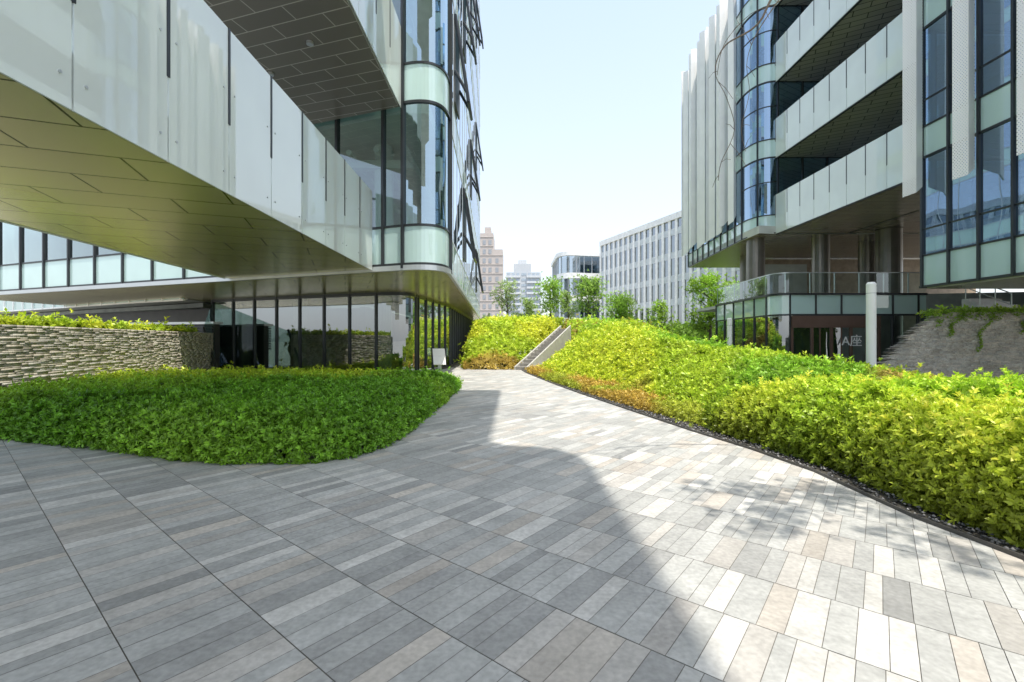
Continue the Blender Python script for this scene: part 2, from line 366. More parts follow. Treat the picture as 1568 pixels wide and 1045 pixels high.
K=[(3.1,-3),(3.15,1.5),(3.26,2.9),(3.17,3.6),(3.22,4.85),(3.07,5.87),(2.78,7.05),(2.28,9.6),(1.80,12.1),(1.38,14.6),(.95,17.5),(.6,20),(.45,21.8)]
Kr=K[::-1]
k=MB(); k.band(Kr,-.006,.006,0,.035,0); k.build('steel_kerb_edging',[pmat('weathered_steel',(.12,.115,.11),.6,.5,.2)])
M_rock=attrmat('gravel_stone',.7,0,0,.3)
ico=np.array([(0,0,1),(1,0,0),(0,1,0),(-1,0,0),(0,-1,0),(0,0,-1)],float); icf=np.array([(0,1,2),(0,2,3),(0,3,4),(0,4,1),(5,2,1),(5,3,2),(5,4,3),(5,1,4)])
VR=[];FR=[];CR=[]
for (p,t) in along(K,.013,3.0):
    if p[1]>14: break
    for _ in range(2 if p[1]<9 else 1):
        o=random.uniform(.02,.30); s=random.uniform(.010,.022)
        q=np.array([p[0]+t[1]*o,p[1]-t[0]*o,.012+random.random()*.02])
        V=ico*s*rng.uniform(.6,1.3,(6,3)); a=random.random()*6.28
        Rm=np.array([[math.cos(a),-math.sin(a),0],[math.sin(a),math.cos(a),0],[0,0,.7]])
        V=V@Rm.T+q; n=len(VR)*6; VR.append(V); FR.append(icf+n); b=random.choice([.04,.07,.11,.18,.34]); CR.append(np.tile([b,b,b*1.02],(6,1)))
npmesh('gravel',np.concatenate(VR),np.concatenate(FR),[M_rock],np.concatenate(CR))
g=MB(); nr=pnorm(K); A=[(p[0],p[1],.009) for p in K]; B=[(K[i][0]+nr[i][0]*.6,K[i][1]+nr[i][1]*.6,.009) for i in range(len(K))]; n=len(K)
g.add(A+B,[(i,n+i,n+i+1,i+1) for i in range(n-1)],0); g.build('soil_strip',[pmat('dark_soil',(.06,.055,.045),.95,0,.3,8)])

# ------------------------------------------------------------------ beds
def lerpcol(a,b,t): return np.array(a)[None]*(1-t[:,None])+np.array(b)[None]*t[:,None]
def sm(t): t=np.clip(t,0,1); return t*t*(3-2*t)
B_=lambda y: np.clip((y-22)*.3,0,2.0)+np.maximum(0,y-29)*.06
polyL=[(-9.2,5.6),(-8.6,6.9),(-7.37,6.55),(-5.2,5.87),(-3.9,5.35),(-3.23,5.2),(-2.33,5.2),(-1.95,5.45),(-1.7,6.0),(-1.6,6.8),(-1.58,8.4),(-1.55,10.6),(-1.62,14.0),(-2.0,15.8),(-3.4,17.0),(-5.2,17.3),(-11.7,19.6),(-11.5,17.6),(-9.95,9)]
def HL(x,y): return .50+.06*vnoise(x,y,.6)-.42*sm((y-11.5)/5.5)
def cL(x,y,z):
    t=sm((vnoise(x,y,.5)-.35)*2.5)
    c=lerpcol((.15,.34,.025),(.28,.48,.04),t)
    t2=sm((y-9.4-(x+5)*.1)/2)*sm((-x-2.5)/1.5)
    return c*(1-t2[:,None])+np.array([[.48,.62,.045]])*t2[:,None]
bed('green_hedge',polyL,HL,.6,cL,smin=.030,sk=.0042,nl=7,dens=1.7,bump=.08)
polyR=[(3.5,.3),(3.48,2.9),(3.42,3.6),(3.5,4.85),(3.35,5.9),(3.12,7.0),(3.25,7.7),(3.9,8.3),(5.5,8.7),(9.8,9.2),(9.8,.3)]
def HR(x,y): return .84-.30*sm((y-5.2)/2.5)+.06*sm((x-4)/3)+.10*(vnoise(x,y,.9)-.5)*2
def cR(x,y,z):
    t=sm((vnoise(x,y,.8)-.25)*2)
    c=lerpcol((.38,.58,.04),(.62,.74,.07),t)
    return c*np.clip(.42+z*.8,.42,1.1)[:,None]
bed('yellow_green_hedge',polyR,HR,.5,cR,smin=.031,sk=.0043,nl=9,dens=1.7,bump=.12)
polyG=[(3.2,7.2),(2.55,9.6),(2.05,12.1),(1.6,14.6),(1.15,17.5),(.8,20),(.75,21.6),(1.6,21.6),(1.9,18.8),(2.7,16),(3.6,12.7),(3.8,10),(4.2,8.2)]
bed('orange_ground_cover',polyG,lambda x,y:.13+.05*vnoise(x,y,1),.12,lambda x,y,z:lerpcol((.50,.36,.07),(.40,.46,.05),sm((vnoise(x,y,1.1)-.4)*3)),smin=.02,sk=.0035,nl=6,dens=1.5,bump=.03)
ey=[8.4,10,12.7,16,18.8,21.5,28.5,45,50]; ex=[3.6,3.3,3.2,2.3,1.5,1.3,4.2,5,6]
def HM(x,y):
    gg=np.interp(y,[8,12,18,27,40,50],[.72,1.1,1.65,2.35,3.0,3.2]); c=np.interp(y,[8,12,18,22,28,40,50],[5.5,4.9,4.4,4.6,6.8,9,10]); e=np.interp(y,ey,ex)
    low=.30+B_(y); t=sm((x-e)/np.maximum(c-e,.1)); a=low+(gg-low)*t
    b=gg*np.exp(-(np.maximum(0,x-c)/5.0)**2)
    return np.where(x<c,a,b)+.16*(vnoise(x,y,.5)-.5)+.10*(vnoise(x+5,y,1.3)-.5)
polyM=list(zip(ex,ey))+[(18,50),(15,42),(12.6,31),(11.2,28),(11.0,20),(10.8,12),(9.9,8.8)]
def cM(x,y,z):
    t=sm((vnoise(x,y,.28)-.38)*3.5)
    r=x/y; t=np.clip(t*.6+.8*sm((.34-r)/.08)*sm((27-y)/4),0,1)
    c=lerpcol((.26,.47,.04),(.56,.67,.05),t)
    t2=sm((vnoise(x+31,y+9,.35)-.7)*8); return c*(1-t2[:,None])+np.array([[.42,.33,.08]])*t2[:,None]
bed('shrub_mound',polyM,HM,.35,cM,smin=.03,sk=.0052,nl=6,dens=1.5,grid=.3,bump=.14)
polyC=[(-2.5,23.2),(-2.2,22.3),(.05,22.2),(2.55,28.6),(4.2,45),(6,50),(-2.4,50),(-2.6,30)]
def cC(x,y,z):
    c=lerpcol((.42,.56,.04),(.62,.68,.05),sm((vnoise(x,y,.5)-.3)*2))
    t=sm((23.3-y+.6*(vnoise(x,y,1.)-.5))/.3); return c*(1-t[:,None])+np.array([[.44,.33,.07]])*t[:,None]
bed('yellow_shrub_mound',polyC,lambda x,y:.12+.35*sm((y-23.2)/.4)+B_(y)*1.0+.1*vnoise(x,y,.7),.25,cC,smin=.03,sk=.0052,nl=6,dens=1.5,grid=.3,bump=.12)

st=empty('garden_stair'); s_=MB(); a=np.array([.42,21.9]); b=np.array([3.3,28.2]); D=(b-a)/np.linalg.norm(b-a); N=np.array([D[1],-D[0]]); Ls=np.linalg.norm(b-a)
ns=14
for i in range(ns):
    p0=a+D*Ls*i/ns; p1=a+D*Ls*(i+1)/ns+D*.02
    s_.obox(tuple(p0),tuple(p1),-.26,.26,-.02,2.15*(i+1)/ns,0)
s_.build('steps',[pmat('stair_stone',(.26,.25,.23),.8,0,.2,5)],st)
s_=MB()
for o in(-.35,.27):
    q=[a+N*o,a+N*(o+.08),b+N*(o+.08),b+N*o]; hz=[.16,.16,2.36,2.36]
    vs=[(q[i][0],q[i][1],-.02) for i in range(4)]+[(q[i][0],q[i][1],hz[i]) for i in range(4)]
    s_.add(vs,[(0,1,2,3),(4,7,6,5),(0,4,5,1),(1,5,6,2),(2,6,7,3),(3,7,4,0)],0)
s_.build('cheek_walls',[pmat('grey_stone',(.42,.41,.38),.7,0,.1,3)],st)

# ------------------------------------------------------------------ stacked stone walls
M_slate=attrmat('stacked_slate',.8,0,3,.3,.2,.3)
def stonewall(name,p0,p1,h,thick=.3,profile=None,ch=.05):
    V=[];F=[];C=[]; p0=np.array(p0,float);p1=np.array(p1,float); L=np.linalg.norm(p1-p0); D=(p1-p0)/L; Nn=np.array([D[1],-D[0]])
    z=0
    while z<h:
        hh=random.choice([.03,.04,.05,.06])*ch/.05; x=-random.random()*.3
        while x<L:
            l=random.uniform(.12,.5) if profile is None else random.uniform(.08,.3); x0=max(0,x); x1=min(L,x+l-.002); x+=l
            if x1-x0<.02: continue
            zl=zr=min(z+hh,h)
            if profile is not None:
                zl=min(zl,profile(x0)); zr=min(zr,profile(x1))
                if zr<z+.004: continue
                zl=max(zl,z+.001)
            o=random.uniform(-.002,.014); n=len(V)
            for pas in(0,1):
                for (xx,oo,zt) in((x0,-thick,zl),(x1,-thick,zr),(x1,o,zr),(x0,o,zl)):
                    q=p0+D*xx+Nn*oo; V.append((q[0],q[1],(z+.0005) if pas==0 else zt-.0005))
            F+=[(n,n+1,n+2,n+3),(n+4,n+7,n+6,n+5),(n+3,n+2,n+6,n+7),(n,n+3,n+7,n+4),(n+1,n+5,n+6,n+2),(n,n+4,n+5,n+1)]
            b=random.uniform(.42,.56); wv=random.uniform(0,1); C+=[(b*(1+.08*wv),b*.98,b*(.9-.08*wv))]*8
        z+=hh
    return npmesh(name,np.array(V),np.array(F),[M_slate],np.array(C))
stonewall('stacked_stone_wall',(-8.9,4.3),(-11.9,18.2),1.72)
stp=lambda x: 2.35-2.25*max(0,(1-x/2.3))**1.6 if x<2.3 else 2.35
W0=(12.3,15.6)
stonewall('curved_stone_wall',W0,(20.75,13.9),2.35,profile=stp)
Wd=np.array([8.45,-1.7])/8.62
# planted top behind the curved wall
bed('embankment_planting',[(14.4,15.5),(20.6,14.3),(20.9,15.4),(14.7,16.6)],lambda x,y:2.35+.10,.1,lambda x,y,z:lerpcol((.28,.44,.05),(.42,.55,.06),sm((vnoise(x,y,2)-.3)*2)),smin=.05,sk=.004,nl=6,dens=1.2,side=False)
V_=[];A_=[]
for i in range(300):
    x=random.uniform(1.8,6.2); hang=random.random()**3*(.35 if x<3.6 else .2); q=np.array(W0)+Wd*x
    V_.append((q[0]+random.uniform(-.02,.02),q[1]-.06-random.random()*.08,stp(x)-hang+.08)); A_.append((0,-1,.6))
for kx,ln in((3.4,1.3),(2.6,.8),(4.6,.7)):
    for i in range(36):
        t=i/36; q=np.array(W0)+Wd*(kx-.5*t+.1*math.sin(t*9)); V_.append((q[0],q[1]-.08,max(.1,stp(kx)-ln*t))); A_.append((0,-1,.3))
V,F,C=rosettes(np.array(V_),np.array(A_)+rng.normal(0,.3,(len(A_),3)),5,np.full(len(V_),.09),np.tile([.26,.42,.05],(len(V_),1)))
npmesh('ivy',V,F,[M_leaf],C)
bed('wall_top_hedge',[(-9.6,4.6),(-9.25,4.6),(-12.2,18),(-13.2,18),(-12.5,12)],lambda x,y:1.72+.14+.0*x,.15,lambda x,y,z:lerpcol((.36,.5,.03),(.56,.62,.04),sm((vnoise(x,y,2)-.3)*2)),smin=.04,sk=.005,nl=6,dens=1.3,side=False)

# ------------------------------------------------------------------ generic facade
def facade(parts,pts,z0,nf,pitch,sp,step,start=.0,mw=.035,mdep=.07,transom=None,zmax=99):
    G,SP,FR=parts
    for i in range(nf):
        zb=z0+i*pitch
        SP.wall(pts,zb+.06,zb+sp-.03,0)
        G.wall(pts,zb+sp+.03,min(zb+pitch,zmax),0)
        FR.band(pts,-.06,.045 if mdep>.03 else .015,zb-.02,zb+.05,0)
        FR.band(pts,-.06,.03 if mdep>.03 else .01,zb+sp-.03,zb+sp+.03,0)
        if transom: FR.band(pts,-.04,.025,zb+transom,zb+transom+.05,0)
    for p,t in along(pts,step,start):
        FR.obox((p[0]-t[0]*mw,p[1]-t[1]*mw),(p[0]+t[0]*mw,p[1]+t[1]*mw),-.08,mdep,z0-.01,min(z0+nf*pitch,zmax),0)

def railing_panels(PAN,FRM,p0,p1,z0,h,step,gap=.010,off=.06,pins=None,posts=False,slot=None):
    L=math.hypot(p1[0]-p0[0],p1[1]-p0[1]); n=max(1,round(L/step)); D=((p1[0]-p0[0])/L,(p1[1]-p0[1])/L); N=(D[1],-D[0])
    for i in range(n):
        a=(p0[0]+D[0]*(L*i/n+gap),p0[1]+D[1]*(L*i/n+gap)); b=(p0[0]+D[0]*(L*(i+1)/n-gap),p0[1]+D[1]*(L*(i+1)/n-gap))
        PAN.obox(a,b,off,off+.016,z0,z0+h,0)
        q=(p0[0]+D[0]*L*i/n,p0[1]+D[1]*L*i/n)
        if posts:
            FRM.obox((q[0]-D[0]*.03,q[1]-D[1]*.03),(q[0]+D[0]*.03,q[1]+D[1]*.03),-.06,off-.03,z0+h*.35,z0+h-.03,0)
        if slot is not None:
            slot.obox((q[0]-D[0]*.022,q[1]-D[1]*.022),(q[0]+D[0]*.022,q[1]+D[1]*.022),off-.02,off+.024,z0+h*.42,z0+h+.01,0)
        if pins is not None:
            for fx in(.10,.90):
                for fz in(.12,.62):
                    c=(a[0]+(b[0]-a[0])*fx,a[1]+(b[1]-a[1])*fx); zc=z0+h*fz
                    pins.tube((c[0]+N[0]*(off-.03),c[1]+N[1]*(off-.03),zc),(c[0]+N[0]*(off+.028),c[1]+N[1]*(off+.028),zc),.014,.014,0,10)

# ------------------------------------------------------------------ LEFT BUILDING
LBd=empty('glass_office_building')
front=[(-24,19.8),(-13.1,15.9),(-2.9,12.2)]; corner=bez((-2.9,12.2),(-1.75,11.8),(-1.8,13.1),16); side=[(-1.8,13.1),(-2.87,41)]
zs=3.33; pitch=4.3
G1,SP,FR=MB(),MB(),MB(); GS=MB(); FS=MB(); GC=MB()
facade((G1,SP,FR),front,zs+.1,7,pitch,1.05,1.55,start=.1)
facade((GC,SP,FR),corner,zs+.1,7,pitch,1.05,50)
facade((GS,SP,FS),side,zs+.1,7,pitch,1.05,1.35,start=.02,mw=.03,mdep=.012)
FR.obox((-2.93,12.21),(-2.87,12.19),-.08,.09,zs,zs+30,0); FR.obox((-1.8,13.07),(-1.8,13.13),-.08,.09,zs,zs+30,0)
G1.build('clear_windows',[M_glassclear],LBd); GC.build('corner_windows',[M_glasscorner],LBd); GS.build('side_windows',[M_glassside],LBd); SP.build('frosted_spandrels',[M_frost2],LBd); FR.build('mullions',[M_frame],LBd); FS.build('side_mullions',[M_silver],LBd)
outline=front+corner[1:]+side[1:]+[(-24,45)]
sf=MB(); sf.prism([(p[0],p[1]) for p in outline],zs-.03,zs+.05,0); sf.build('soffit',[M_brz],LBd)
tr=MB(); tr.band(front[:-1]+corner+side[1:],-.02,.07,zs-.05,zs+.085,0); tr.build('edge_trim',[M_silver],LBd)
sb=MB()
ins=[(-23.5,20.3),(-3,12.75),(-2.35,12.75),(-2.35,14),(-3.4,40.5),(-23.5,44)]
for i in range(0,8): sb.prism(ins,zs+.12+i*pitch,zs+.5+i*pitch,0)
sb.prism([(-24,19.8),(-2.9,12.2),(-1.9,12.6),(-1.8,13.1),(-2.87,41),(-24,45)],zs+7*pitch+.6,zs+7*pitch+1,0)
sb.build('floor_slabs',[M_conc],LBd)
ic=MB(); ic.box(-16,-6.5,20,38,zs+.5,zs+30,0)
for (cx,cy) in((-4.2,15),(-4.8,21),(-5.2,27),(-8,17)): ic.cyl(cx,cy,.3,.3,zs+.5,zs+30,1,14)
for i in range(7):
    z=zs+pitch*(i+1)-.45
    for j in range(5): ic.tube((-3.2-j*.9,13.6+j*.2,z),(-3.4-j*.9,30,z),.09,.09,1,8)
    ic.box(-9,-3.2,14.6,14.9,z-.25,z,1)
ic.build('interior_core',[M_inter,M_conc],LBd)
ow=MB()
for i,z in enumerate([4.6,8.95,13.2,17.5,21.8]):
    for j,yy in enumerate([14.8,18.6,24,31]):
        if (i+j)%2==0 : continue
        y0=yy; y1=yy+1.2; zt=z+3.0; zb=z+.2; x=-1.8-(yy-13.1)*.0384
        o=.45
        ow.add([(x+.04,y0,zt),(x+.04,y1,zt),(x+o,y1,zb),(x+o,y0,zb)],[(0,1,2,3)],1)
        for (A,Bq) in(((x+.04,y0,zt),(x+o,y0,zb)),((x+.04,y1,zt),(x+o,y1,zb)),((x+o,y0,zb),(x+o,y1,zb)),((x+.04,y0,zt),(x+.04,y1,zt)),((x+.02,y0,z+1.2),(x+o*.9,y0,zb+.3)),((x+.02,y1,z+1.2),(x+o*.9,y1,zb+.3))):
            ow.tube(A,Bq,.05,.05,0,6)
        ow.box(x-.02,x+.03,y0,y1,zb,zt,2)
ow.build('open_windows',[M_frame,M_glassdark,M_dark],LBd)
gf=[(-13.7,20.95),(-5.3,17.85)]; gc=bez((-5.3,17.85),(-3.9,17.33),(-3.9,18.5),12); gs=[(-3.9,18.5),(-3.3,24),(-3.5,41)]
GG,GF=MB(),MB(); allg=gf+gc[1:]+gs[1:]
GG.wall(allg,.12,zs-.04,0); GF.band(allg,-.05,.05,0,.12,0); GF.band(allg,-.04,.04,zs-.16,zs-.035,0)
for p,t in along(gf,1.28,.0)+along(gs,1.1,.3)+[((-5.3,17.85),(.94,-.34)),((-3.9,18.5),(0,1))]:
    GF.obox((p[0]-t[0]*.04,p[1]-t[1]*.04),(p[0]+t[0]*.04,p[1]+t[1]*.04),-.09,.06,.1,zs-.05,0)
GG.build('ground_floor_glazing',[M_glassground],LBd); GF.build('ground_floor_frames',[M_frame],LBd)
gi=MB(); gi.prism([(-24,25),(-13.7,21.05),(-5.2,17.95),(-4,18.5),(-3.6,41),(-24,45)],.0,.03,0)
gi.box(-20,-8,25,25.3,0,3.2,1); gi.box(-8,-7.7,24,40,0,3.2,1)
for (cx,cy) in((-5.6,20.2),(-10,21.6),(-14,24)): gi.cyl(cx,cy,.3,.3,0,3.3,2,16)
gi.box(-11,-9.2,23.2,23.9,0,1.05,2)
gi.build('lobby_interior',[M_inter,pmat('lobby_wall',(.24,.29,.23),.6),M_conc],LBd)
sg_=MB(); sg_.add([(-12.3,18.2,1.9),(-13.7,20.9,3.2),(-13.7,20.9,.1),(-11.5,17.9,.1)],[(0,1,2,3)],0); sg_.tube((-12.3,18.2,1.95),(-11.5,17.9,.1),.06,.06,1,6)
sg_.build('splayed_glazing',[M_glassground,M_frame],LBd)
PAN,PIN,SL,SLT,PN=MB(),MB(),MB(),MB(),MB()
def tedge(z,x0,y0,x1,y1,xl0,xl1,pins,bmi):
    SL.prism([(x0,y0),(x1,y1),(xl1,y1+(x1-xl1)*.36),(xl0,y0)],z,z+.5,2,mtop=2,mbot=bmi)
    railing_panels(PAN,PIN,(x0,y0),(x1,y1),z-.03,2.15,1.1,pins=PN if pins else None,posts=True,slot=SLT)
    PIN.obox((x0,y0),(x1,y1),-.1,-.04,z+1.98,z+2.02,0)
tedge(zs+.02,-3.55,-7,-3.88,12.45,-6.9,-8.9,True,0)
tedge(7.62,-3.0,-7,-3.02,12.15,-6.8,-7,False,1)
PAN.build('balustrade_panels',[M_frost],LBd); PIN.build('balustrade_rail',[M_silver],LBd); PN.build('balustrade_fixings',[M_silver],LBd); SLT.build('balustrade_slots',[M_frame],LBd); SL.build('terrace_slabs',[M_brz,M_brown,M_conc],LBd)
p2=MB(); p2.obox((-8.9,14.2),(-6.9,-7),-.0,.03,zs,zs+1.9,0); p2.build('far_balustrade',[M_frost],LBd)
# unseen slab added over and behind the viewpoint to cast the paving shadow
up=MB()
cr=bez((5.15,-.1),(5.15,.9),(4.3,.9),8)
up.prism([(-5.6,-22),(5.15,-22)]+cr+[(3.95,1.2),(3.95,7.75),(-1.9,7.9),(-2.0,12.6),(-5.6,13.8)],17.0,17.3,0)
up.build('unseen_shadow_slab',[M_conc],LBd)
dl=MB()
for (x,y) in((-4.2,9.5),(-4.2,6.8),(-5.6,8.2),(-5.6,10.6)): dl.cyl(x,y,.07,.07,7.56,7.615,0,14)
dl.build('soffit_downlights',[M_silver],LBd)

# ------------------------------------------------------------------ BACK LEFT BUILDING
BL=empty('finned_office_building')
G,SPb,FRb=MB(),MB(),MB()
bp=[(-44,34.2),(-31,28),(-18,21.7),(-14.5,20.2)]
facade((G,SPb,FRb),bp,3.2,4,4.3,1.1,1.3,transom=None)
G.build('windows',[M_glassclear],BL); SPb.build('spandrels',[M_frost2],BL); FRb.build('frames',[M_white],BL)
fb=MB()
for p,t in along(bp,.95,.4):
    zb=5.0+random.uniform(-.3,.3); N=(t[1],-t[0]); q=(p[0]+N[0]*.6+t[0]*.15,p[1]+N[1]*.6+t[1]*.15)
    fb.add([(p[0]+N[0]*.08,p[1]+N[1]*.08,zb-.5),(q[0],q[1],zb),(q[0],q[1],21),(p[0]+N[0]*.08,p[1]+N[1]*.08,21)],[(0,1,2,3)],0)
fb.build('white_fins',[M_white],BL)
bi=MB(); bi.prism([(-44,36),(-14.6,21.6),(-14.6,40),(-44,50)],3.0,3.2,1)
for i in range(5): bi.prism([(-44,34.6),(-14.6,20.6),(-14.6,40),(-44,50)],3.2+i*4.3+.06,3.5+i*4.3,0)
bi.prism([(-44,40),(-16,27),(-16,40),(-44,50)],0,20,1)
bi.prism([(-44,35.5),(-14.6,22.4),(-14.6,23),(-44,36)],0,3.0,2)
bi.build('structure',[M_conc,M_inter,M_dark],BL)
lv=MB()
for i in range(9): lv.obox((-18.5,20.4),(-12.4,19.0),0,.08,1.0+i*.12,1.07+i*.12,0)
lv.obox((-18.5,20.4),(-12.4,19.0),-.3,-.05,0,2.15,1); lv.obox((-18.6,20.43),(-12.3,18.98),-.35,.12,2.1,2.2,2)
lv.build('louvred_screen',[M_frame,M_dark,M_silver])

# ------------------------------------------------------------------ RIGHT BUILDING
RB=empty('white_finned_office_building')
P2,Q2,S2=MB(),MB(),MB()
x_=15.0
for i in range(4):
    z=7.5+i*4.3
    S2.prism([(x_,25.9),(x_,16.0),(24,16.0),(24,25.9)],z,z+.5,2,mbot=(3 if i==0 else 1))
    railing_panels(P2,Q2,(x_,25.9),(x_,16.0),z-.03,2.2,1.1,posts=True,slot=Q2)
    Q2.obox((x_,25.9),(x_,16.0),-.05,.05,z-.07,z-.035,0)
P2.build('balcony_panels',[M_frost],RB); Q2.build('balcony_posts',[M_frame],RB)
S2.prism([(x_-1.1,25.7),(x_-1.1,27.6),(14.6,37.8),(34,37.8),(34,16.0),(24,16),(24,25.9),(x_,25.9)],7.46,7.9,2,mbot=3)
S2.prism([(13.9,27.6),(14.6,37.8),(34,37.8),(34,10),(17,10),(17,15.4),(24,17)],22.7,22.95,2)
S2.build('floor_slabs',[M_conc,M_soft,M_conc,M_entry],RB)
Gb,Spb,Fb=MB(),MB(),MB()
facade((Gb,Spb,Fb),[(19,37),(19,16)],7.5,4,4.3,.5,1.4,zmax=22.6)
farf=[(14.6,37.8),(13.9,27.6)]; crn=bez((13.9,27.6),(13.9,25.9),(15,25.9),12)
GB=MB(); facade((GB,Spb,Fb),farf,7.5,4,4.3,1.05,1.15,zmax=22.8); facade((GB,Spb,Fb),crn,7.5,4,4.3,1.05,1.3,transom=2.9)
facade((GB,Spb,Fb),[(15.05,25.9),(19.5,25.9)],7.5,4,4.3,1.05,1.4)
near=[(13.75,15.35),(13.75,3.5)]
facade((GB,Spb,Fb),near,3.2,5,4.3,1.05,.93,start=.05,transom=1.9)
facade((GB,Spb,Fb),[(17,15.4),(13.75,15.4)],3.2,5,4.3,1.05,1.4)
Gb.build('balcony_windows',[M_glassdark],RB); GB.build('blue_windows',[M_glassblue],RB); Spb.build('spandrels',[M_frost2],RB); Fb.build('mullions',[M_frame],RB)
cs=MB()
for i in range(6): cs.prism([(13.85,15.25),(13.85,3.5),(24,3.5),(24,15.25)],3.2+i*4.3-.02 if i else 3.14,3.5+i*4.3,0,mbot=1)
for i in range(4): cs.prism([(14.1,27.7),(14.8,37.7),(19,37.7),(19,26.2),(15,26.2)],7.55+i*4.3,7.9+i*4.3,0)
cs.box(17.5,24,3.5,14.5,3.5,24.8,2); cs.box(16.6,24,28,37.5,7.9,22.6,2); cs.box(20.5,24,16.5,26,7.9,22.6,2)
cs.build('interior',[M_conc,M_entry,M_inter],RB)
fn=MB()
def fin(p,t,depth,w2,z0,z1,slant,mi=0,th=.03):
    N=(t[1],-t[0]); base=(p[0]+N[0]*.1,p[1]+N[1]*.1)
    mid=(base[0]+N[0]*depth*.55+t[0]*w2,base[1]+N[1]*depth*.55+t[1]*w2); out=(base[0]+N[0]*depth,base[1]+N[1]*depth)
    zz=[z0+slant,z0+slant*.3,z0]
    for a,b,za,zb in((base,mid,zz[0],zz[1]),(mid,out,zz[1],zz[2])):
        dx,dy=b[0]-a[0],b[1]-a[1]; L=math.hypot(dx,dy); nx,ny=dy/L*th,-dx/L*th
        fn.add([(a[0],a[1],za),(b[0],b[1],zb),(b[0],b[1],z1),(a[0],a[1],z1),(a[0]+nx,a[1]+ny,za),(b[0]+nx,b[1]+ny,zb),(b[0]+nx,b[1]+ny,z1),(a[0]+nx,a[1]+ny,z1)],
               [(0,1,2,3),(5,4,7,6),(0,4,5,1),(3,2,6,7),(1,5,6,2),(0,3,7,4)],mi)
for i,(p,t) in enumerate(along(farf,.95,.1)):
    fin(p,t,.50+.14*(i%2),.30 if i%3 else .05,8.5+random.uniform(-.3,.15),23.5+random.uniform(-.5,.5),.6)
for p,t in along([(13.75,15.35),(13.75,3.5)],1.72,.15):
    fin(p,t,.66,.18,6.0+random.uniform(-.1,.3),25.2,.35,1)
fn.build('vertical_fins',[M_white,M_perf],RB)
cl=MB()
for (x,y,r) in((14.6,27.4,.5),(17.9,26.5,.45),(20.6,25.0,.6),(21.8,28,.5),(17,33,.5)): cl.cyl(x,y,r,r,0,7.47,0,24)
cl.build('columns',[pmat('bronze_column_cladding',(.2,.18,.16),.3,.5,.1)],RB)
uc=MB(); uc.box(18.5,34,33.5,33.9,0,7.4,0); uc.box(21.5,34,18.5,18.9,0,7.4,1); uc.box(17,20,31,31.3,3.7,6.6,2)
uc.build('undercroft_walls',[pmat('timber_cladding',(.36,.28,.2),.5,0,.2,3),M_inter,M_conc],RB)
PG,PS,PF,PR=MB(),MB(),MB(),MB()
pod=[(13.2,29.5),(12.95,23.2)]+bez((12.95,23.2),(12.95,22.3),(13.7,22.3),8)[1:]+[(20.2,22.3)]
PS.wall(pod,2.72,3.64,0); PF.band(pod,-.06,.05,2.64,2.72,0); PF.band(pod,-.1,.09,3.64,3.74,0)
PG.wall(pod[:-1]+[(13.7,22.3)],.15,2.64,0); PG.wall([(17.9,22.3),(20.2,22.3)],.1,2.64,0)
for p,t in along(pod,1.25,0.): PF.obox((p[0]-t[0]*.03,p[1]-t[1]*.03),(p[0]+t[0]*.03,p[1]+t[1]*.03),-.08,.06,2.7 if 13.8<p[0]<17.8 else .0,3.66,0)
M_door=pmat('bronze_door_frame',(.16,.10,.08),.4,.4,.1)
DF,DG=MB(),MB()
DF.box(13.6,17.9,22.18,22.34,2.05,2.62,0)
for x in(13.62,14.6,15.55,16.5,17.3,17.86): DF.box(x-.05,x+.05,22.2,22.33,0,2.05,0)
for x in(15.0,15.52,16.05): DF.box(x-.03,x+.03,22.25,22.31,0,2.05,0)
DG.wall([(13.65,22.27),(17.86,22.27)],.02,2.05,0)
DF.build('door_frames',[M_door],RB); DG.build('door_glass',[M_glassdark],RB)
PG.build('podium_glazing',[M_glassground],RB); PS.build('podium_fascia_panels',[M_frost2],RB); PF.build('podium_frames',[M_frame],RB)
PR.prism([(13.25,29.5),(13.05,23.2),(13.8,22.42),(20.2,22.42),(34,22.42),(34,33),(13.3,33)],3.5,3.68,0)
PR.prism([(14.8,25.6),(20,25.6),(20,30),(14.8,30)],0,3.4,1)
PR.prism([(20.2,22.3),(34,19),(34,19.3),(20.2,22.6)],0,3.7,1)
PR.build('podium_structure',[M_conc,M_inter],RB)
RL=MB(); RP=MB()
RL.wall([(p[0],p[1]) for p in pod],3.78,4.72,0)
for p,t in along(pod,1.2,.1): RP.obox((p[0]-t[0]*.02,p[1]-t[1]*.02),(p[0]+t[0]*.02,p[1]+t[1]*.02),-.05,-.01,3.7,4.75,0)
RP.band(pod,-.05,.01,4.72,4.76,0)
RL.build('podium_glass_railing',[M_rail],RB); RP.build('podium_railing_posts',[M_silver],RB)
tx=bpy.data.curves.new('entrance_sign','FONT'); tx.body='A座'; tx.size=.6; tx.extrude=.01; tx.materials.append(pmat('sign_white',(.9,.9,.9),.5,0,.02))
to=bpy.data.objects.new('entrance_sign',tx); COL.objects.link(to); to.location=(15.95,22.12,1.2); to.rotation_euler=(math.radians(90),0,0)
es=empty('exterior_stair'); e=MB()
for i in range(7): e.box(19.4,20.8,17.6+i*.3,17.9+i*.3+.02,0 ,2.3+i*.15,0)
e.build('steps',[pmat('pale_stair_stone',(.5,.49,.46),.7)],es)
e=MB()
for i in range(0,7,2): e.tube((19.4,17.75+i*.3,2.3+i*.15),(19.4,17.75+i*.3,3.25+i*.15),.02,.02,0)
e.tube((19.4,17.75,3.25),(19.4,19.6,4.17),.025,.025,0); e.tube((19.4,17.75,2.8),(19.4,19.6,3.72),.02,.02,0)
e.build('handrail',[M_silver],es)

